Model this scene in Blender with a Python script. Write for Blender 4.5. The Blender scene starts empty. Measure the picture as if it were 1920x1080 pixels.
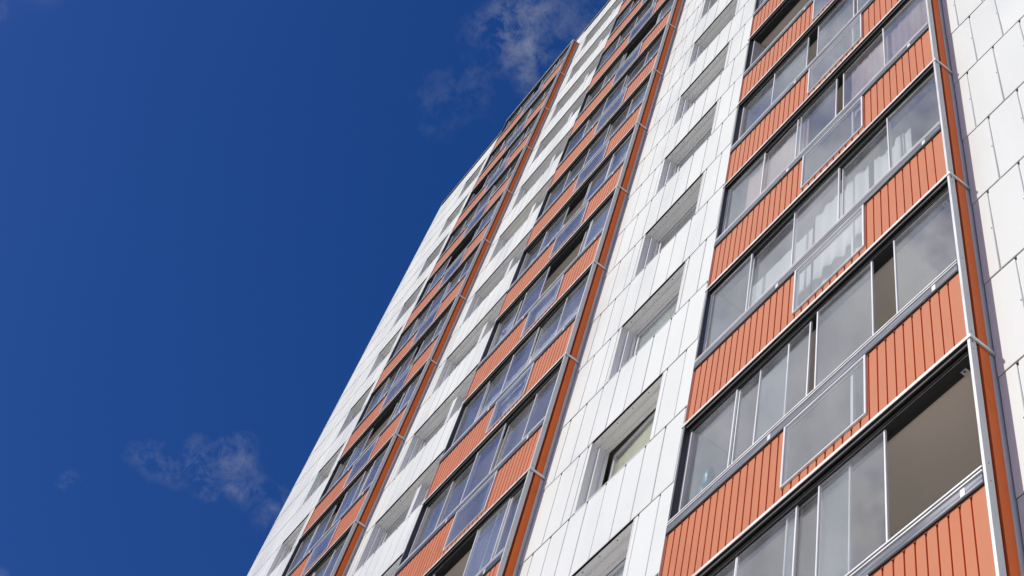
import bpy, math, random
from mathutils import Vector, Matrix
random.seed(7)
S = bpy.context.scene
COL = S.collection
H = 2.8                     # storey height
F = 0.24                    # plane of the white cladding (balcony fronts stand at y = 0)
BW = 3.681                  # width of a balcony stack
XR = {3: 0.0, 2: -7.182, 1: -14.336}      # right edge of each balcony stack
FL = {3: range(-2, 9), 2: range(0, 13), 1: range(2, 13)}
XEND, XFAR = -22.82, 7.2
ZG, ZROOF = -11.45, 37.7
HEAD, SILL = 2.513, 1.082   # cladding seams inside each storey

# ------------------------------------------------------------------ materials
def nt(name):
    m = bpy.data.materials.new(name); m.use_nodes = True
    t = m.node_tree; t.nodes.clear()
    out = t.nodes.new('ShaderNodeOutputMaterial')
    return m, t, out
def N(t, typ, **k):
    n = t.nodes.new('ShaderNode' + typ)
    for a, b in k.items():
        if a[0] == 'i' and a[1:].isdigit(): n.inputs[int(a[1:])].default_value = b
        else: setattr(n, a, b)
    return n
def noise(t, scale, detail=4, vec=(1, 1, 1), rough=.55):
    tc = N(t, 'TexCoord'); mp = N(t, 'Mapping'); mp.inputs['Scale'].default_value = vec
    no = N(t, 'TexNoise'); no.inputs['Scale'].default_value = scale; no.inputs['Detail'].default_value = detail
    no.inputs['Roughness'].default_value = rough
    geo = N(t, 'NewGeometry')
    t.links.new(geo.outputs['Position'], mp.inputs['Vector']); t.links.new(mp.outputs[0], no.inputs['Vector'])
    return no
def ramp(t, src, stops):
    r = N(t, 'ValToRGB'); e = r.color_ramp.elements
    while len(e) < len(stops): e.new(.5)
    for i, (p, c) in enumerate(stops):
        e[i].position = p; e[i].color = (*c, 1) if len(c) == 3 else c
    t.links.new(src, r.inputs[0]); return r
def mixc(t, fac, a, b, mode='MIX'):
    m = N(t, 'Mix', data_type='RGBA', blend_type=mode)
    for sock, v in ((m.inputs[0], fac), (m.inputs[6], a), (m.inputs[7], b)):
        if isinstance(v, bpy.types.NodeSocket): t.links.new(v, sock)
        else: sock.default_value = v if not isinstance(v, tuple) else (*v, 1)
    return m.outputs[2]
def pr(name, col, rough=.5, metal=0, spec=.5, var=.06, scale=3, vec=(1, 1, .35), bump=0, island=0, dirt=None, rvar=.1):
    m, t, out = nt(name)
    b = N(t, 'BsdfPrincipled'); t.links.new(b.outputs[0], out.inputs[0])
    no = noise(t, scale, 5, vec)
    lo = tuple(c * (1 - var) for c in col); hi = tuple(min(1, c * (1 + var)) for c in col)
    c = ramp(t, no.outputs[0], [(.3, lo), (.7, hi)]).outputs[0]
    if island:
        g = N(t, 'NewGeometry'); k = ramp(t, g.outputs['Random Per Island'], [(0, (1 - island,) * 3), (1, (1, 1, 1))])
        c = mixc(t, 1.0, c, k.outputs[0], 'MULTIPLY')
    if dirt:
        col2, sc, v2, lo2, hi2, amt = dirt
        n2 = noise(t, sc, 7, v2, .65)
        f = ramp(t, n2.outputs[0], [(lo2, (0, 0, 0)), (hi2, (amt, amt, amt))])
        c = mixc(t, f.outputs[0], c, col2)
    t.links.new(c, b.inputs['Base Color'])
    rr = ramp(t, no.outputs[0], [(.3, (max(rough - rvar, .02),) * 3), (.7, (min(rough + rvar, 1),) * 3)])
    t.links.new(rr.outputs[0], b.inputs['Roughness'])
    b.inputs['Metallic'].default_value = metal
    b.inputs['Specular IOR Level'].default_value = spec
    if bump:
        n3 = noise(t, 2.2, 3, (1, 1, 1)); bp = N(t, 'Bump'); bp.inputs['Strength'].default_value = bump; bp.inputs['Distance'].default_value = .01
        t.links.new(n3.outputs[0], bp.inputs['Height']); t.links.new(bp.outputs[0], b.inputs['Normal'])
    return m
def glass(name, tint=(.9, .95, .95), f0=.085, dirty=.075, ior_pow=5.0):
    m, t, out = nt(name)
    g = N(t, 'NewGeometry')
    d = N(t, 'VectorMath', operation='DOT_PRODUCT'); t.links.new(g.outputs['Incoming'], d.inputs[0]); t.links.new(g.outputs['Normal'], d.inputs[1])
    a = N(t, 'Math', operation='ABSOLUTE'); t.links.new(d.outputs['Value'], a.inputs[0])
    o = N(t, 'Math', operation='SUBTRACT', i0=1.0); t.links.new(a.outputs[0], o.inputs[1])
    p = N(t, 'Math', operation='POWER', i1=ior_pow); t.links.new(o.outputs[0], p.inputs[0])
    s = N(t, 'Math', operation='MULTIPLY_ADD', i1=1 - f0, i2=f0); t.links.new(p.outputs[0], s.inputs[0])
    tr = N(t, 'BsdfTransparent'); tr.inputs[0].default_value = (*tint, 1)
    gl = N(t, 'BsdfGlossy'); gl.inputs['Roughness'].default_value = .01; gl.inputs[0].default_value = (.97, .98, 1, 1)
    mx = N(t, 'MixShader'); t.links.new(s.outputs[0], mx.inputs[0]); t.links.new(tr.outputs[0], mx.inputs[1]); t.links.new(gl.outputs[0], mx.inputs[2])
    # dust film on the outside
    df = N(t, 'BsdfDiffuse'); df.inputs[0].default_value = (.62, .64, .66, 1)
    n2 = noise(t, 1.8, 3, (1, 1, .35), .6); r2 = ramp(t, n2.outputs[0], [(.3, (dirty * .5,) * 3), (.75, (dirty * 2,) * 3)])
    m2 = N(t, 'MixShader'); t.links.new(r2.outputs[0], m2.inputs[0]); t.links.new(mx.outputs[0], m2.inputs[1]); t.links.new(df.outputs[0], m2.inputs[2])
    t.links.new(m2.outputs[0], out.inputs[0])
    return m
M = {
 'white': pr('white_coated_panel', (.765, .785, .735), .48, spec=.4, var=.012, scale=1.2, vec=(1, 1, .4), bump=.06, island=.055, dirt=((.50, .50, .47), 9, (1, 1, .12), .60, .85, .16)),
 'seam': pr('seam_backing', (.82, .82, .81), .6, var=.05),
 'dark': pr('dark_gasket_and_shade', (.018, .018, .02), .6, var=.1),  # also paints the shadow at joint tops and under the rails
 'rivet': pr('rivet_grey', (.12, .12, .12), .5, var=.1),
 'liner': pr('grey_window_lining', (.84, .83, .79), .45, var=.03, dirt=((.4, .28, .25), 14, (1, 1, 1), .62, .8, .35)),
 'wframe': pr('white_window_frame', (.78, .78, .76), .35, var=.03),
 'orange': pr('orange_profiled_steel', (.585, .182, .070), .5, spec=.22, var=.03, scale=5, bump=.05, dirt=((.45, .16, .09), 16, (1, 1, .15), .58, .8, .16)),
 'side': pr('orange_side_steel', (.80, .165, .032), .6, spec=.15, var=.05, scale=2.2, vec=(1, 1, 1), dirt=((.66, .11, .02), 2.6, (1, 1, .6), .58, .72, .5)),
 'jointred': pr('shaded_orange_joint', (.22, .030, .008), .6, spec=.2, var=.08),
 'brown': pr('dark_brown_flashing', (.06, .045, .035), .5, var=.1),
 'groove': pr('orange_rib_groove_shade', (.85, .165, .022), .55, var=.08),  # shade and interreflection inside the grooves put into a deeper orange
 'alu': pr('anodised_aluminium', (.60, .60, .59), .34, metal=.55, var=.05, scale=8),
 'postalu': pr('grey_lacquered_aluminium', (.56, .57, .57), .42, metal=.25, var=.04, scale=6, dirt=((.3, .29, .27), 20, (1, 1, .3), .62, .8, .25)),
 'rail': pr('brushed_metal_rail', (.27, .275, .30), .24, metal=.8, var=.07, scale=6, vec=(.3, 1, 3)),
 'edge': pr('white_pane_edge', (.82, .82, .80), .35, metal=.1, var=.03),
 'darkmetal_shade': pr('dark_metal_and_slot_shade', (.012, .011, .010), .6, metal=.0, var=.15),  # dark metal; its near-black also paints the shadow slot under the bands
 'bandalu': pr('pale_edge_flashing', (.74, .73, .70), .4, metal=.2, var=.05, scale=5),
 'navy': pr('shaded_end_wall_navy', (.035, .037, .05), .5, var=.1),  # shadow on the recess end wall put into the colour
 'ceil': pr('painted_loggia_ceiling', (.70, .61, .51), .8, var=.03, scale=2),
 'wall': pr('painted_loggia_wall', (.68, .66, .62), .8, var=.04),
 'lace': pr('white_curtain_cloth', (.80, .80, .77), .9, var=.05, scale=6),
 'rose': pr('rose_beige_cloth', (.62, .47, .41), .9, var=.14, scale=40, vec=(1, 1, .02)),
 'beige': pr('pale_yellow_blind', (.86, .80, .56), .85, var=.08, scale=3),
 'greycurt': pr('grey_curtain_cloth', (.60, .61, .59), .9, var=.12, scale=7, vec=(1, 1, .05)),
 'teal': pr('teal_plastic', (.012, .19, .24), .35, var=.5, scale=18, vec=(1, 1, 1)),
 'cream': pr('cream_board', (.66, .60, .44), .6, var=.06),
 'mag': pr('magenta_plastic', (.35, .05, .22), .4, var=.1),
 'cobalt': pr('blue_plastic', (.03, .06, .28), .4, var=.1),
 'whiteplastic': pr('white_plastic', (.75, .76, .76), .4, var=.03),
 'concrete': pr('grey_concrete', (.50, .49, .47), .9, var=.12, scale=1.4, vec=(1, 1, 1)),
 'roof': pr('bitumen_roof', (.06, .06, .06), .9, var=.2),
 'grass': pr('short_lawn', (.055, .09, .03), .95, var=.4, scale=.8, vec=(1, 1, 1)),
 'pave': pr('concrete_paving', (.58, .56, .52), .9, var=.12, scale=2, vec=(1, 1, 1)),
 'glass': glass('clear_glass', (.965, .98, .98)),
 'wglass': glass('window_glass', (.90, .93, .92), .10, .05),
}
# ------------------------------------------------------------------ mesh builder
class MB:
    def __init__(s): s.v = []; s.f = []; s.m = []; s.mats = []
    def mi(s, m):
        if m not in s.mats: s.mats.append(m)
        return s.mats.index(m)
    def add(s, vs, fs, m):
        b = len(s.v); s.v += vs; k = s.mi(m)
        for f in fs: s.f.append([b + i for i in f]); s.m.append(k)
    def box(s, x0, x1, y0, y1, z0, z1, m, skip=''):
        vs = [(x, y, z) for z in (z0, z1) for y in (y0, y1) for x in (x0, x1)]
        fs = {'b': (0, 2, 3, 1), 't': (4, 5, 7, 6), 'f': (0, 1, 5, 4), 'k': (2, 6, 7, 3), 'l': (0, 4, 6, 2), 'r': (1, 3, 7, 5)}
        s.add(vs, [f for k, f in fs.items() if k not in skip], m)
    def cbox(s, x0, x1, y0, y1, z0, z1, m, c=.003):
        """box whose front (-y) edges are chamfered"""
        vs = [(x0, y1, z0), (x1, y1, z0), (x1, y1, z1), (x0, y1, z1), (x0, y0 + c, z0), (x1, y0 + c, z0), (x1, y0 + c, z1), (x0, y0 + c, z1),
              (x0 + c, y0, z0 + c), (x1 - c, y0, z0 + c), (x1 - c, y0, z1 - c), (x0 + c, y0, z1 - c)]
        fs = [(3, 2, 1, 0), (8, 9, 10, 11)]
        for i in range(4):
            j = (i + 1) % 4
            fs += [(i, j, 4 + j, 4 + i), (4 + i, 4 + j, 8 + j, 8 + i)]
        s.add(vs, fs, m)
    def mesh(s, name):
        me = bpy.data.meshes.new(name); me.from_pydata(s.v, [], s.f)
        for m in s.mats: me.materials.append(M[m])
        me.polygons.foreach_set('material_index', s.m); me.update(); return me
def link(name, me, parent=None, loc=(0, 0, 0)):
    o = bpy.data.objects.new(name, me); COL.objects.link(o); o.location = loc
    if parent: o.parent = parent
    return o
def obj(name, mb, parent=None, loc=(0, 0, 0)): return link(name, mb.mesh(name), parent, loc)

# ------------------------------------------------------------------ the building
B = bpy.data.objects.new('apartment_building', None); COL.objects.link(B); B.location = (0, 0, ZG)
B['label'] = 'tall white panelled apartment block with three stacks of orange fronted glazed balconies'
B['category'] = 'building'
def P(name, mb, parent=B): return link(name, mb.mesh(name), parent, (0, 0, -ZG) if parent is B else (0, 0, 0))

# spans of plain facade between the balcony stacks
spans = [(XEND, XR[1] - BW), (XR[1], XR[2] - BW), (XR[2], XR[3] - BW), (XR[3], XFAR)]
wins = {0: (-20.694, -19.45), 1: (-13.87, -11.54), 2: (-6.123, -4.724)}
winfl = {0: range(2, 13), 1: range(0, 13), 2: range(-3, 13)}
jw = {3: (.18, .36), 2: None, 1: None, 0: None}
def joints(si, a, b, sp):
    p = .357
    if si == 3: xs = [(.33 if sp else .18) + p * i for i in range(30)]
    elif si == 2: xs = [-3.75 - .352 * i for i in range(12)] if sp else [-3.95, -4.31, -4.66, -4.99, -5.34, -5.69, -6.04, -6.19, -6.38, -6.75, -7.11]
    elif si == 1: xs = [-11.05 - .355 * i for i in range(12)] if sp else [-11.2, -11.47, -11.83, -12.19, -12.54, -12.9, -13.25, -13.6, -13.94, -14.13]
    else: xs = [-18.2 - .355 * i for i in range(16)] if sp else [-18.37, -18.72, -19.08, -19.39, -19.75, -20.1, -20.45, -20.76, -20.95] + [-21.3 - .355 * i for i in range(5)]
    return [a] + sorted(x for x in xs if a + .03 < x < b - .03) + [b]
clad, back, riv_shade = MB(), MB(), MB()
G, HG = .008, .006       # half gaps
def cell(si, a, b, z0, z1, sp, cut=None):
    """one row of cassettes; cut = window span"""
    js = joints(si, a, b, sp)
    for x0, x1 in zip(js[:-1], js[1:]):
        segs = [(x0, x1)]
        if cut:
            c0, c1 = cut; segs = []
            if x0 < c0 - .02: segs.append((x0, min(x1, c0)))
            if x1 > c1 + .02: segs.append((max(x0, c1), x1))
        for s0, s1 in segs:
            if s1 - s0 < .03: continue
            j = random.uniform(-.0012, .0012); tl = random.uniform(-.0015, .0015)
            g0 = G if s0 == x0 and x0 != a else 0; g1 = G if s1 == x1 and x1 != b else 0
            u0, u1, w0, w1 = s0 + g0, s1 - g1, z0 + HG, z1 - HG
            c = .003; yb = F + .018
            y = lambda top, right: F + j + (.007 if top else 0) + (tl if right else -tl)
            vs = [(u0, yb, w0), (u1, yb, w0), (u1, yb, w1), (u0, yb, w1)]
            q = [(u0, w0, 0, 0), (u1, w0, 0, 1), (u1, w1, 1, 1), (u0, w1, 1, 0)]
            vs += [(x, y(t_, r_) + c, z) for x, z, t_, r_ in q]
            vs += [(x + (c if not r_ else -c), y(t_, r_), z + (c if not t_ else -c)) for x, z, t_, r_ in q]
            fs = [(8, 9, 10, 11)]
            for i in range(4):
                k = (i + 1) % 4; fs += [(i, k, 4 + k, 4 + i), (4 + i, 4 + k, 8 + k, 8 + i)]
            clad.add(vs, fs, 'white')
            if s1 == x1 and x1 != b and a > -19:
                riv_shade.box(x1 - .010, x1 + .010, F + .001, F + .0175, w1 - .020, w1 + .001, 'dark')  # dark plug painting the lip's shadow at the top of the joint
                if x1 > -.5:
                    zc = (z0 + z1) / 2 + .02
                    riv_shade.box(u1 - .013, u1 - .006, F - .004, F + .004, zc - .004, zc + .004, 'rivet')
        if cut and x0 > cut[0] and x1 < cut[1]: continue
    def bk(p, q):
        back.box(p, q, F + .0182, F + .12, z0, z1, 'seam', skip='k')
        back.box(p, q, F + .011, F + .0178, z1 - .007, z1 + .007, 'dark')
    if cut: bk(a, cut[0]); bk(cut[1], b)
    else: bk(a, b)
for si, (a, b) in enumerate(spans):
    for k in range(-5, 14):
        zs, zh = k * H + SILL, k * H + HEAD
        zprev = max(ZG, (k - 1) * H + HEAD)
        if zs - zprev > .1 and zs > ZG: cell(si, a, b, zprev, min(zs, ZROOF), True)
        if k <= 12 and zh > ZG:
            cell(si, a, b, max(zs, ZG), zh, False, wins[si] if si in wins and k in winfl[si] else None)
# plain cladding above and below the balcony stacks
for c in (3, 2, 1):
    for k in list(range(-4, FL[c][0])) + list(range(FL[c][-1] + 1, 13)):
        cell(3, XR[c] - BW, XR[c], k * H - .287 if k > FL[c][-1] + 1 else k * H + .05, k * H + SILL, True)
        cell(3, XR[c] - BW, XR[c], k * H + SILL, k * H + HEAD, False)
        if k + 1 == FL[c][0]: cell(3, XR[c] - BW, XR[c], k * H + HEAD, (k + 1) * H - .03, True)
    cell(3, XR[c] - BW, XR[c], 12 * H + HEAD + .33, 13 * H + 1.3, True)
P('wall_cladding', clad); P('wall_backing', back); P('cladding_rivets_and_joint_shadows', riv_shade)
core = MB()
core.box(XEND + .02, XFAR, 1.75, 13, ZG, ZROOF - .1, 'concrete')
core.box(XEND - .004, XEND + .025, F - .001, 13.02, ZG, ZROOF - .02, 'white')
core.box(XFAR, XFAR + .03, F, 13.02, ZG, ZROOF, 'white')
core.box(XEND + .03, XFAR, F + .13, 1.75, 13 * H + .2, ZROOF - .1, 'concrete')
for k in range(-4, 13):      # dark rooms behind the plain walls: floor slabs
    for a, b in spans: core.box(a + .03, b - .03, F + .13, 1.74, k * H - .12, k * H + .08, 'ceil')
P('wall', core)
pa = MB()
pa.box(XEND - .02, XFAR + .05, F - .02, F + .35, ZROOF, ZROOF + .03, 'postalu')
pa.box(XEND - .015, XFAR + .05, F - .016, F + .02, ZROOF - .05, ZROOF, 'brown')
pa.box(XEND, XFAR, F + .35, 13, ZROOF - .09, ZROOF - .05, 'roof')
P('roof', pa)
# small lips at the left corner, one at every seam
lp = MB()
for k in range(-4, 13):
    for z in (k * H + SILL, k * H + HEAD): lp.box(XEND - .018, XEND + .001, F - .006, F + .30, z - .004, z + .05, 'white')
P('corner_trim', lp)

# ------------------------------------------------------------------ windows
def window(x0, x1, k, kind, pier=None):
    z0, z1 = k * H + SILL, k * H + HEAD
    w, h = x1 - x0, z1 - z0
    YA, YB, YC, YG = F + .10, F + .185, F + .225, F + .23
    mb = MB(); t = .012
    # first, wide lining step and second, narrower one set 25 mm in
    for (ya, yb, d) in ((F + .002, YA, 0), (YA, YB, .045), (YB, YC, .07)):
        mb.box(d, d + t, ya, yb, d, h - d - t, 'liner'); mb.box(w - d - t, w - d, ya, yb, d, h - d - t, 'liner')
        mb.box(d, w - d, ya, yb, h - d - t, h - d, 'liner'); mb.box(d, w - d, ya, yb, d - .0, d + t, 'liner')
    # bright facing lips
    for (y, d, e_) in ((YA - .003, .0121, .05), (YB - .003, .0571, .030)):
        for xa in (d, w - d - e_): mb.box(xa, xa + e_, y, y + .0028, d, h - d, 'wframe')
        mb.box(d + e_, w - d - e_, y, y + .0028, h - d - e_, h - d, 'liner')
    # edge flashing over the head
    mb.box(-.004, w + .004, F - .004, F + .02, h - .012, h - .002, 'brown')
    for i in range(int(w / .3)):
        xr = .15 + i * .3; mb.box(xr - .006, xr + .006, F + .045, F + .057, h - t - .004, h - t + .001, 'rivet')
    if pier:
        pa_, pb_ = pier[0] - x0, pier[1] - x0
        mb.box(pa_, pb_, YA + .01, YC + .03, .058, h - .0575, 'wframe')
    # room niche behind
    mb.box(-.1, w + .1, 1.2, 1.22, -.5, h + .2, 'greycurt')
    o = link('window', mb.mesh('window'), B, (x0, 0, z0 - ZG))
    d = .083
    cells = [(d, w - d)] if not pier else [(d, pa_), (pb_, w - d)]
    for i, (a, b) in enumerate(cells):
        opened = kind == 'open'
        fr = MB(); ww = b - a; hh = h - 2 * d; e = .05
        # sash local frame: hinge on its right edge
        fr.cbox(-ww, -ww + e, 0, .045, 0, hh, 'wframe'); fr.cbox(-e, 0, 0, .045, 0, hh, 'wframe')
        fr.cbox(-ww + e, -e, .001, .044, hh - e, hh, 'wframe'); fr.cbox(-ww + e, -e, .001, .044, 0, e, 'wframe')
        so = link('window_sash', fr.mesh('window_sash'), o, (b, YG, d))
        if opened: so.rotation_euler = (0, 0, math.radians(-2.4)); so['label'] = 'window sash standing ajar'
        gl = MB(); gl.box(-ww + e, -e, .018, .026, e, hh - e, 'wglass')
        g = link('window_pane', gl.mesh('window_pane'), o, (b, YG, d))
        g.rotation_euler = so.rotation_euler
        if kind != 'bare':
            cu = MB(); m = 'beige' if kind in ('open', 'beige') else ('lace' if kind == 'lace' else 'greycurt')
            n = 40; q = ww - .02
            for j in range(n):
                xa, xb = -q + q * j / n, -q + q * (j + 1) / n
                am = .02 if m == 'lace' else .002
                ya, yb = am * math.sin(j * 1.1 + k), am * math.sin((j + 1) * 1.1 + k)
                cu.add([(xa, ya, 0), (xb, yb, 0), (xb, yb, hh), (xa, ya, hh), (xa, ya + .003, 0), (xb, yb + .003, 0), (xb, yb + .003, hh), (xa, ya + .003, hh)],
                       [(0, 1, 2, 3), (7, 6, 5, 4)], m)
            c_ = link('blind', cu.mesh('blind'), o, (b, YG + .035, d)); c_.rotation_euler = so.rotation_euler
    return o
kinds = ['grey', 'lace', 'grey', 'bare', 'grey', 'beige']
for k in winfl[2]: 
    w_ = window(*wins[2], k, 'open' if k == 1 else ['grey', 'lace', 'grey', 'bare'][k % 4])
    if k == 1: w_['label'] = 'window with one sash ajar and a pale yellow blind'
for k in winfl[1]: window(*wins[1], k, kinds[(k * 5) % 6], pier=(-12.62, -12.47))
for k in winfl[0]: window(*wins[0], k, ['grey', 'bare', 'lace'][k % 3])

# ------------------------------------------------------------------ balconies
PW = .735
DEF = [-.045, -.78, -1.515, -2.235, -2.935]      # right edges of the closed panes
SH = {3: .045, 2: .095, 1: .165}
def closed(): return [(x, i % 2) for i, x in enumerate(DEF)]
# right edges of each pane (relative to the stack's right edge) and its track, read off the photograph
PANES = {
 (3, -1): [(-.965, 0), (-1.37, 1), (-1.95, 0), (-2.66, 1), (-2.935, 0)],
 (3, 0): [(-.045, 0), (-1.05, 0), (-1.89, 0), (-2.20, 1), (-2.935, 0)],
 (3, 2): [(-.045, 0), (-.775, 1), (-1.60, 0), (-2.26, 1), (-2.935, 0)],
 (3, 3): [(-.045, 0), (-.52, 1), (-1.29, 0), (-2.22, 0), (-2.935, 1)],
 (3, 4): [(-.045, 0), (-.35, 1), (-.75, 0), (-1.1, 1), (-1.4, 0)],
 (2, 1): [(-.045, 0), (-.45, 1), (-.49, 0), (-2.25, 0), (-2.935, 1)],
 (2, 4): [(-.045, 0), (-.30, 1), (-2.03, 0), (-2.935, 1), (-.09, 0)],
 (2, 5): [(-.045, 0), (-.77, 1), (-.83, 0), (-2.24, 0), (-2.935, 1)],
 (2, 8): [(-.045, 0), (-.14, 1), (-2.22, 0), (-2.935, 1), (-2.15, 1)],
 (2, 11): [(-.045, 0), (-1.1, 1), (-1.5, 0), (-2.235, 1), (-2.935, 0)],
 (1, 4): [(-.045, 0), (-.92, 1), (-1.12, 0), (-2.28, 1), (-2.935, 0)],
 (1, 5): [(-.045, 0), (-.61, 1), (-2.29, 0), (-2.935, 1), (-.30, 0)],
 (1, 6): [(-.045, 0), (-.78, 1), (-1.76, 0), (-2.235, 1), (-2.935, 0)],
 (1, 8): [(-.045, 0), (-.68, 1), (-2.55, 0), (-2.935, 1), (-.35, 0)],
 (1, 10): [(-.045, 0), (-.78, 1), (-1.0, 0), (-1.3, 1), (-2.1, 0)],
 (1, 12): [(-.045, 0), (-.78, 1), (-1.0, 0), (-2.235, 1), (-2.935, 0)],
}
OPENB = {(3, -1): 'balcony with its glazing slid wide open at the corner post', (3, 4): 'balcony with the left half of its glazing open',
         (2, 4): 'balcony with a wide open gap in its glazing', (2, 1): 'balcony with its glazing slid open in the middle', (1, 5): 'balcony with a dark open gap in its glazing', (2, 8): 'balcony with an open gap between its panes'}
cache = {}
def cm(name, fn, key=None):
    key = key or name
    if key not in cache:
        mb = MB(); fn(mb); cache[key] = mb.mesh(name)
    return cache[key]
W0 = -BW
def b_shell(mb):     # slab, side walls, back wall of the loggia
    D = 1.70
    mb.box(W0 + .06, -.075, .19, D, H - .028, H + .10, 'ceil')
    mb.box(W0 + .06, -.075, .085, .189, H - .045, H + .10, 'darkmetal_shade')
    mb.box(W0 + .06, -.075, .10, D, -.0 + .101, .125, 'concrete')
    mb.box(W0, W0 + .059, .0705, D, .126, H - .046, 'wall'); mb.box(-.0745, -.035, .187, D, .126, H - .046, 'wall')
    mb.box(W0 + .06, -.075, D - .04, D - .001, .126, H - .03, 'wall')
    # frame of the balcony door and window on the back wall
    for xa, xb, za in ((-3.2, -2.35, .16), (-2.1, -.6, .95)):
        for p, q in ((xa, xa + .07), (xb - .07, xb)): mb.box(p, q, D - .06, D - .0405, za, 2.2, 'wframe')
        mb.box(xa + .07, xb - .07, D - .06, D - .0405, 2.13, 2.2, 'wframe'); mb.box(xa + .07, xb - .07, D - .06, D - .0405, za, za + .07, 'wframe')
        mb.box(xa + .07, xb - .07, D - .05, D - .0405, za + .07, 2.13, 'wglass')
def b_band(mb):      # light metal edge band that wraps the front and right side
    mb.box(W0 - .035, .013, -.006, -.0005, -.008, .030, 'bandalu'); mb.box(W0 - .034, .0, .0, .016, -.0075, .0295, 'darkmetal_shade'); mb.box(.0, .013, .0, .016, -.0075, .0295, 'bandalu')
    mb.box(-.0, .013, .0165, F - .001, -.014, .030, 'alu')
    mb.box(W0 - .03, -.001, .0165, .085, -.022, .024, 'darkmetal_shade')  # shadow slot below the band, painted in near-black
    mb.box(W0 - .03, .0, .0165, .03, -.05, -.0225, 'darkmetal_shade')
    mb.box(W0 + .02, -.04, .060, .062, -.079, -.0755, 'alu')           # thin bright lip of the upper track
    mb.box(W0 + .02, -.04, .0465, .13, -.075, -.0225, 'darkmetal_shade')
def b_panel(mb, dz=0):     # profiled steel parapet with an opening for the lower light
    z0, z1 = .034, 1.05
    ox0, ox1, oz = -2.085, -1.075, .185
    pitch, gw = .1, .018
    x = W0; i = 0; yf, yb = .016, .028
    def strip(xa, xb, za, zb):
        mb.box(xa, xb, yf, yb + .003, za, zb, 'orange')
    def groove(xa, xb, za, zb):
        mb.box(xa, xb, yb, yb + .003, za, zb, 'groove')
    xs = []; x = -.03
    first = .122
    rx = x - first
    edges = [(x, rx, 0)]
    while rx > W0:
        edges.append((rx, max(rx - gw, W0), 1)); rx -= gw
        if rx <= W0: break
        edges.append((rx, max(rx - (pitch - gw), W0), 0)); rx -= pitch - gw
    for xb, xa, gr in edges:
        fn = groove if gr else strip
        parts = []
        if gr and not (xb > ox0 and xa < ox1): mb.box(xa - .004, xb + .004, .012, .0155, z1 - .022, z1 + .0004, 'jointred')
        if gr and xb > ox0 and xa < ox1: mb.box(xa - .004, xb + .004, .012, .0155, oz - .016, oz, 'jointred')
        if xb <= ox0 or xa >= ox1: fn(xa, xb, z0, z1)
        else:
            if xb > ox1: fn(ox1, xb, z0, z1)
            if xa < ox0: fn(xa, ox0, z0, z1)
            fn(max(xa, ox0), min(xb, ox1), z0, oz)
def b_inner(mb):
    for a, b in ((W0 + .06, -2.085), (-1.075, -.075)): mb.box(a, b, .0435, .07, .12, 1.05, 'wall')
    mb.box(-2.085, -1.075, .0435, .07, .12, .185, 'wall')
def b_light(mb):     # white frame of the lower light
    a, b, z0, z1 = -2.08, -1.08, .19, 1.055
    y0, y1 = -.004, .035
    mb.cbox(a, a + .024, y0, y1, z0, z1, 'edge'); mb.cbox(b - .024, b, y0, y1, z0, z1, 'edge')
    mb.cbox(a + .024, b - .024, y0 + .001, y1, z0, z0 + .018, 'edge'); mb.cbox(a + .024, b - .024, y0 + .001, y1, z1 - .02, z1, 'edge')
    mb.box(-1.30, -1.272, .04, .065, z0 + .02, z1, 'edge')
def b_lpane(mb): mb.box(-2.055, -1.105, .006, .013, .212, 1.035, 'glass')
def b_rail(mb):
    mb.cbox(W0 + .0, -.031, -.006, .05, 1.058, 1.150, 'rail', .004)
    mb.box(W0 + .0, -.031, .008, .05, 1.1505, 1.215, 'dark')
    mb.box(W0 + .0, -.031, -.008, .0078, 1.172, 1.186, 'edge')
    mb.box(W0 + .0, -.031, -.006, -.0005, 1.2155, 1.232, 'edge'); mb.box(W0 + .0, -.031, .0, .115, 1.2155, 1.2315, 'alu')
    mb.box(W0, -.031, .0, .05, 1.0505, 1.0575, 'dark')  # dark strip painting the shadow on the rail's underside
def b_rail_reflection(mb): mb.box(-.02, .02, -.009, -.0062, 1.066, 1.143, 'edge')  # white patch imitating a pane edge reflected in the rail
def b_post(mb):
    mb.cbox(-.03, -.0005, 0, .06, .031, H - .015, 'postalu', .003)
    for z in (.10, 1.06, 1.25, 2.66): mb.box(-.001, .0015, .026, .034, z, z + .008, 'rivet')
def b_side(mb):
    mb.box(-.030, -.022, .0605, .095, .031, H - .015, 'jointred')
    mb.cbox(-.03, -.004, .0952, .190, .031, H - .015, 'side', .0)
    mb.box(-.03, -.008, .1905, F + .026, .031, H - .015, 'postalu')
def b_left(mb):      # end wall of the glazing recess, its shadow painted dark navy
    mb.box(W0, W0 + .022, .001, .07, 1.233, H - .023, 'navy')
    mb.box(W0 - .006, W0, -.002, F + .02, .031, H - .023, 'edge')
def b_bracket(mb):
    mb.box(-.245, -.190, .132, .185, H - .052, H - .0455, 'postalu'); mb.box(-.225, -.211, .152, .166, H - .056, H - .0522, 'dark')
def b_pane(mb):
    z0, z1 = 1.233, H - .078; w = PW; e = .019
    mb.box(-w + e, -e, -.003, .003, z0 + .012, z1 - .012, 'glass')
    mb.cbox(-w, -w + e, -.010, .010, z0, z1, 'edge'); mb.cbox(-e, 0, -.010, .010, z0, z1, 'edge')
    mb.box(-w + e, -e, -.006, .006, z0, z0 + .0115, 'edge'); mb.box(-w + e, -e, -.006, .006, z1 - .0115, z1, 'alu')
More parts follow.
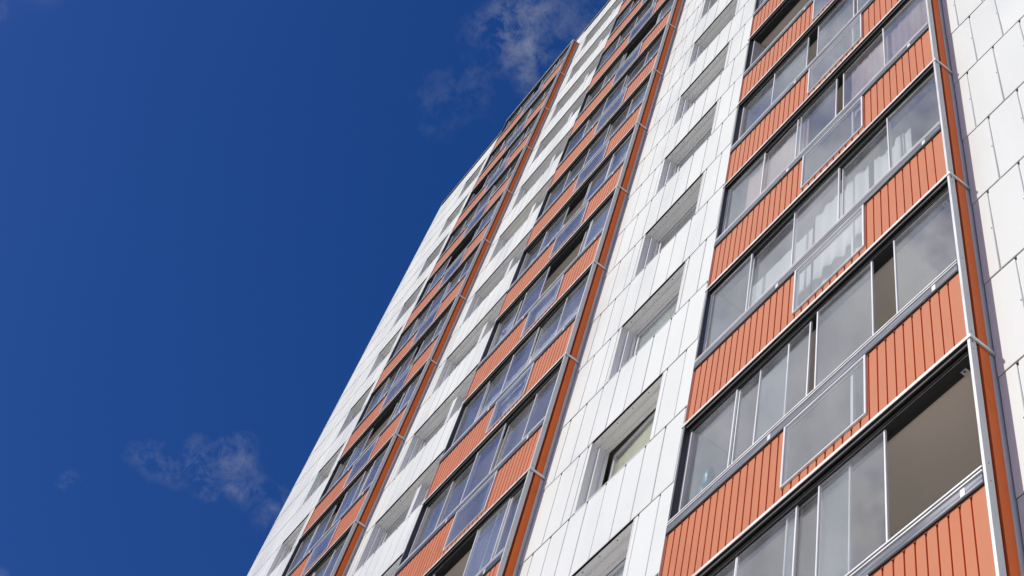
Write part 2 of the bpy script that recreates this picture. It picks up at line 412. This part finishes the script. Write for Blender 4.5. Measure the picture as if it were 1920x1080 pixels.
for c in (3, 2, 1):
    for f in FL[c]:
        off = (XR[c], 0, f * H - ZG)
        o = link('balcony', cm('balcony', b_shell), B, off)
        if (c, f) in OPENB: o['label'] = OPENB[(c, f)]
        def sub(name, fn, loc=(0, 0, 0), key=None):
            return link(name, cm(name, fn, key), o, loc)
        sub('edge_band', b_band); sub('parapet_panel', b_panel); sub('parapet_lining', b_inner)
        sub('parapet_window', b_light); sub('parapet_glass', b_lpane)
        sub('handrail', b_rail); sub('rail_reflection', b_rail_reflection, (random.uniform(-.4, -.2), 0, 0)); sub('rail_reflection', b_rail_reflection, (-2.3 + random.uniform(-.05, .05), 0, 0))
        sub('corner_post', b_post); sub('side_panel', b_side); sub('end_post', b_left); sub('track_bracket', b_bracket)
        for x, tr in PANES.get((c, f), closed()):
            g = sub('glass_pane', b_pane, (x, .078 + .024 * tr, 0))
            g.rotation_euler = (math.radians(random.uniform(-.35, .35)), 0, math.radians(random.uniform(-.7, .7)))
    # top cap of the stack
    zt = (FL[c][-1] + 1) * H
    mb = MB(); mb.cbox(W0 - .035, .013, -.004, .016, -.014, .030, 'alu', .002); mb.box(0, .013, .0165, F, -.014, .03, 'alu')
    mb.box(W0, -.001, .0165, F + .04, -.012, .028, 'darkmetal_shade'); mb.box(W0, 0, .0, F + .04, .031, .045, 'postalu')
    mb.box(W0 + .02, -.04, .042, .13, -.062, -.0125, 'darkmetal_shade')
    link('stack_cap', mb.mesh('stack_cap'), B, (XR[c], 0, zt - ZG))

# ------------------------------------------------------------------ loose things behind the glass
def thing(name, me, loc, label, cat, group=None):
    o = link(name, me, None, loc); o['label'] = label; o['category'] = cat
    if group: o['group'] = group
    return o
def curtain(x0, x1, z0, z1, m, amp=.03, freq=38, ragged=0, seed=1, th=.004, slope=0):
    r = random.Random(seed); mb = MB(); n = max(12, int((x1 - x0) * 90)); rows = 10
    ph = [r.uniform(0, 6.28) for _ in range(4)]
    def Y(x, s): return amp * (math.sin(freq * x + ph[0]) * .6 + math.sin(freq * .43 * x + ph[1]) * .5) * (.5 + .5 * s)
    tops = []
    v = 0
    for i in range(n + 1):
        x = x0 + (x1 - x0) * i / n
        v = .75 * v + r.uniform(-1, 1) * ragged * .6
        tops.append(z1 + v + slope * (x - x0))
    vs = []; 
    for side in (0, th):
        for i in range(n + 1):
            x = x0 + (x1 - x0) * i / n
            for j in range(rows + 1):
                s = 1 - j / rows; z = z0 + (tops[i] - z0) * j / rows
                vs.append((x + .01 * math.sin(9 * z + ph[2]) * s, Y(x, s) + side, z))
    fs = []; b = (n + 1) * (rows + 1)
    for i in range(n):
        for j in range(rows):
            a = i * (rows + 1) + j; d = a + rows + 1
            fs += [(a, d, d + 1, a + 1), (b + a + 1, b + d + 1, b + d, b + a)]
    mb.add(vs, fs, m); me = mb.mesh('curtain')
    me.polygons.foreach_set('use_smooth', [True] * len(me.polygons)); return me
def cur(c, f, x0, x1, z0, z1, m, label, y=.22, **k):
    thing('curtain', curtain(x0, x1, z0, z1, m, **k), (XR[c], y, f * H), label, 'curtain')
cur(3, 1, -3.20, -2.12, .15, 2.40, 'lace', 'broad flat white curtain at the left end of a near stack balcony', seed=4, y=.235, amp=.004)
cur(3, 1, -2.08, -1.25, .15, 2.62, 'lace', 'long white curtain with loose folds, left of a slimmer one in the near stack', seed=3, y=.235, ragged=.05)
cur(3, 1, -1.15, -.62, .15, 2.5, 'lace', 'slim white curtain right of the long white one in the near stack', seed=5, y=.235, ragged=.05)
cur(3, 2, -1.42, -.10, 1.10, 2.70, 'rose', 'pinkish beige curtain at the corner post end of a near stack balcony', seed=8, y=.15, amp=.012, freq=60)
cur(3, 2, -3.35, -2.20, 1.10, 2.70, 'rose', 'pinkish beige curtain at the dark left end of a near stack balcony', seed=9, y=.15, amp=.012, freq=60)
cur(2, 3, -3.2, -.10, .9, 2.0, 'lace', 'low white lace curtain with ragged top edge along a middle stack balcony', seed=12, y=.128, ragged=.045, amp=.006)
cur(2, 3, -2.02, -1.32, .15, .88, 'lace', 'white cloth hanging low behind the parapet window under the ragged lace curtain', seed=14, y=.13, amp=.015)
cur(2, 4, -3.58, -3.1, .8, 2.42, 'lace', 'white curtain beside a pink round thing, left end of a balcony', seed=15, y=.15, amp=.012)
cur(2, 4, -1.98, -1.12, .15, 1.0, 'lace', 'white patterned cloth filling the parapet window under a large open dark gap', seed=16, y=.10, amp=.008, ragged=.01)
cur(2, 5, -3.5, -2.35, .9, 2.25, 'lace', 'white curtain behind the left panes of a middle stack balcony beside an upright white tube', seed=17, y=.16, ragged=.03)
cur(2, 6, -.75, -.12, .9, 2.3, 'lace', 'white curtain close to the corner post, upper part of the middle stack', seed=18, y=.16, ragged=.03)
cur(2, 5, -.62, -.12, .9, 2.45, 'lace', 'pale curtain beside the corner post one balcony below another such curtain', seed=19, y=.16, ragged=.03)

def lathe(mb, prof, m, n=20, sx=1, sy=1, lump=0, seed=0):
    r = random.Random(seed); vs = []; fs = []
    for z, rad, dx in prof:
        for i in range(n):
            a = 2 * math.pi * i / n; q = rad * (1 + lump * r.uniform(-1, 1))
            vs.append((dx + q * sx * math.cos(a), q * sy * math.sin(a), z))
    for j in range(len(prof) - 1):
        for i in range(n):
            k = (i + 1) % n; fs.append((j * n + i, j * n + k, (j + 1) * n + k, (j + 1) * n + i))
    fs.append(tuple(range(n))[::-1]); fs.append(tuple((len(prof) - 1) * n + i for i in range(n)))
    mb.add(vs, fs, m)
mb = MB()
lathe(mb, [(0, .035, -.03), (.05, .06, -.03), (.12, .085, -.02), (.19, .075, .0), (.26, .095, -.01), (.33, .075, .01), (.38, .06, .01), (.44, .075, .02), (.52, .07, .02), (.58, .045, .02), (.61, .015, .02)], 'teal', 18, 1, .7, .16, 4)
me = mb.mesh('plastic_bag'); me.polygons.foreach_set('use_smooth', [True] * len(me.polygons))
thing('plastic_bag', me, (-3.38, .16, 1.30), 'crumpled teal plastic bag behind the glass at the left end of a lower right balcony', 'bag')
mb = MB(); lathe(mb, [(0, .03, 0), (.02, .05, 0), (.06, .065, 0), (.10, .05, 0), (.12, .03, 0)], 'mag', 16, 1, .5)
thing('balloon', mb.mesh('balloon'), (XR[2] - 3.40, .135, 4 * H + 2.12), 'small pink round thing behind glass beside a white curtain in the middle stack', 'ornament')
mb = MB(); lathe(mb, [(0, .045, 0), (1.75, .045, 0), (1.77, .03, 0)], 'whiteplastic', 16)
thing('tube', mb.mesh('tube'), (XR[2] - 2.36, .2, 5 * H + .2), 'upright white tube in the open gap of a middle stack balcony', 'tube')
mb = MB(); lathe(mb, [(0, .07, 0), (.05, .09, 0), (.09, .095, 0)], 'whiteplastic', 18); lathe(mb, [(.0905, .098, 0), (.15, .102, 0), (.155, .06, 0)], 'cobalt', 18)
thing('bucket', mb.mesh('bucket'), (XR[2] - 1.99, .15, 3 * H + .20), 'small white bucket with blue rim in the corner of a parapet window', 'bucket')
mb = MB()
mb.cbox(0, .46, 0, .05, 0, .18, 'cream'); mb.box(.10, .13, -.004, -.0005, .09, .10, 'orange'); mb.box(.30, .33, -.004, -.0005, .10, .11, 'orange')
mb.cbox(-.02, .56, .001, .049, -.10, -.002, 'whiteplastic')
thing('box', mb.mesh('box'), (XR[3] - 2.05, .15, 3 * H + .72), 'cream and white box with small orange marks behind a parapet window near the top right', 'box')
mb = MB(); lathe(mb, [(0, .03, 0), (.03, .075, 0), (.12, .10, 0), (.22, .10, 0), (.31, .075, 0), (.34, .03, 0)], 'whiteplastic', 22, 1, .25)
thing('lamp', mb.mesh('lamp'), (XR[3] - 1.17, .14, 3 * H + .40), 'white oval thing at the right side of a parapet window near the top right', 'lamp')

# ------------------------------------------------------------------ ground
def sheet(name, x0, x1, y0, y1, z, m, th=.0):
    mb = MB(); mb.add([(x0, y0, z), (x1, y0, z), (x1, y1, z), (x0, y1, z)], [(0, 1, 2, 3)], m)
    o = obj(name, mb); o['kind'] = 'structure'; return o
sheet('ground', -1500, 1500, -1500, 1500, ZG - .008, 'grass')
sheet('pavement', -70, 60, -45, F, ZG - .002, 'pave')

# ------------------------------------------------------------------ light
EL, AZ = math.radians(36), math.radians(16)
sd = Vector((-math.sin(AZ) * math.cos(EL), -math.cos(AZ) * math.cos(EL), math.sin(EL)))
L = bpy.data.lights.new('sun', 'SUN'); L.energy = 3.15; L.angle = math.radians(.5); L.color = (1, .975, .895)
lo = bpy.data.objects.new('sun', L); COL.objects.link(lo); lo.rotation_euler = sd.to_track_quat('Z', 'Y').to_euler()
W = bpy.data.worlds.new('World'); S.world = W; W.use_nodes = True
t = W.node_tree; t.nodes.clear()
out = t.nodes.new('ShaderNodeOutputWorld'); bg = N(t, 'Background'); t.links.new(bg.outputs[0], out.inputs[0])
sky = N(t, 'TexSky', sky_type='NISHITA'); sky.sun_disc = False; sky.sun_elevation = EL
sky.sun_rotation = math.atan2(sd.x, sd.y)
sky.air_density = 1.0; sky.dust_density = .3; sky.ozone_density = 3.0; sky.altitude = 200
hs = N(t, 'HueSaturation'); hs.inputs['Saturation'].default_value = 1.35; hs.inputs['Value'].default_value = .88
t.links.new(sky.outputs[0], hs.inputs['Color'])
tc = N(t, 'TexCoord')
nw = N(t, 'TexNoise'); nw.inputs['Scale'].default_value = 16; nw.inputs['Detail'].default_value = 5; t.links.new(tc.outputs['Generated'], nw.inputs['Vector'])
sb = N(t, 'VectorMath', operation='SUBTRACT'); sb.inputs[1].default_value = (.5, .5, .5); t.links.new(nw.outputs['Color'], sb.inputs[0])
ml = N(t, 'VectorMath', operation='SCALE'); ml.inputs['Scale'].default_value = .085; t.links.new(sb.outputs[0], ml.inputs[0])
wp = N(t, 'VectorMath', operation='ADD'); t.links.new(tc.outputs['Generated'], wp.inputs[0]); t.links.new(ml.outputs[0], wp.inputs[1])
wn = N(t, 'VectorMath', operation='NORMALIZE'); t.links.new(wp.outputs[0], wn.inputs[0])
def blob(d, r, s=1.0):
    """soft round mask around a direction"""
    dp = N(t, 'VectorMath', operation='DOT_PRODUCT'); dp.inputs[1].default_value = Vector(d).normalized()
    t.links.new(wn.outputs[0], dp.inputs[0])
    mr = N(t, 'MapRange', interpolation_type='SMOOTHSTEP'); mr.inputs[1].default_value = math.cos(r); mr.inputs[2].default_value = 1; mr.inputs[3].default_value = 0; mr.inputs[4].default_value = s
    t.links.new(dp.outputs['Value'], mr.inputs[0]); return mr.outputs[0]
def madd(a, b, op='ADD'):
    m = N(t, 'Math', operation=op)
    for i, v in ((0, a), (1, b)):
        if isinstance(v, float): m.inputs[i].default_value = v
        else: t.links.new(v, m.inputs[i])
    return m.outputs[0]
blobs = [((-.376, .060, .924), .042, .95), ((-.394, .074, .916), .032, .75), ((-.430, .054, .902), .026, .28), ((-.682, .030, .731), .022, .45), ((-.672, .056, .739), .024, .65), ((-.660, .085, .747), .025, .7), ((-.664, .070, .744), .020, .55), 
         ((-.664, .11, .739), .025, .45), ((-.532, -.212, .820), .020, .5), ((-.762, -.008, .648), .022, 1.0), ((-.714, .013, .70), .012, .5), ((-.349, .088, .933), .026, .4)]
acc = None
for b in blobs:
    o_ = blob(*b); acc = o_ if acc is None else madd(acc, o_, 'MAXIMUM')
n1 = N(t, 'TexNoise'); n1.inputs['Scale'].default_value = 52; n1.inputs['Detail'].default_value = 12; n1.inputs['Roughness'].default_value = .70; n1.inputs['Distortion'].default_value = .25
t.links.new(tc.outputs['Generated'], n1.inputs['Vector'])
r1 = ramp(t, n1.outputs[0], [(.42, (0, 0, 0)), (.80, (1, 1, 1))])
wisps = madd(acc, r1.outputs[0], 'MULTIPLY'); wisps = madd(wisps, .55, 'MULTIPLY')
# broad clouds on the sun's side of the sky (seen only in the glass)
n2 = N(t, 'TexNoise'); n2.inputs['Scale'].default_value = 8; n2.inputs['Detail'].default_value = 8; n2.inputs['Roughness'].default_value = .55
mp = N(t, 'Mapping'); mp.inputs['Location'].default_value = (1.3, .4, .7); t.links.new(tc.outputs['Generated'], mp.inputs[0]); t.links.new(mp.outputs[0], n2.inputs['Vector'])
r2 = ramp(t, n2.outputs[0], [(.42, (.05, .05, .05)), (.60, (1, 1, 1))])
big = madd(madd(r2.outputs[0], blob((-.28, -.50, .82), .405, 2.5), 'MULTIPLY'), 1.0, 'MINIMUM')
mr = N(t, 'Mix', data_type='RGBA'); t.links.new(wisps, mr.inputs[0]); t.links.new(mixc(t, 1.0, hs.outputs[0], (1.30, .76, 1.06), 'MULTIPLY'), mr.inputs[6]); mr.inputs[7].default_value = (4.4, 4.6, 5.0, 1)
m2 = N(t, 'Mix', data_type='RGBA'); t.links.new(big, m2.inputs[0]); t.links.new(mr.outputs[2], m2.inputs[6]); n3 = N(t, 'TexNoise'); n3.inputs['Scale'].default_value = 15; n3.inputs['Detail'].default_value = 6; t.links.new(mp.outputs[0], n3.inputs['Vector'])
r3 = ramp(t, n3.outputs[0], [(.36, (.50, .54, .62)), (.64, (.90, .92, .97))])
m3 = N(t, 'VectorMath', operation='SCALE'); m3.inputs['Scale'].default_value = 8.6; t.links.new(r3.outputs[0], m3.inputs[0]); t.links.new(m3.outputs[0], m2.inputs[7])
t.links.new(m2.outputs[2], bg.inputs[0]); bg.inputs[1].default_value = .10

# ------------------------------------------------------------------ camera
cam = bpy.data.cameras.new('camera'); cam.sensor_width = 36; cam.lens = 2873.568 / 1920 * 36; cam.clip_end = 5000; cam.clip_start = .05
co = bpy.data.objects.new('camera', cam); COL.objects.link(co)
R = Matrix(((.577804, .647857, .496411), (.793612, -.587989, -.156361), (.190585, .484304, -.853889)))
co.matrix_world = Matrix.Translation((3.81647, -4.56597, -9.92516)) @ R.to_4x4()
S.camera = co
S.view_settings.view_transform = 'Standard'; S.view_settings.look = 'None'; S.view_settings.exposure = 0; S.view_settings.gamma = 1
S.render.engine = 'CYCLES'
S.cycles.max_bounces = 10; S.cycles.transparent_max_bounces = 24; S.cycles.diffuse_bounces = 5
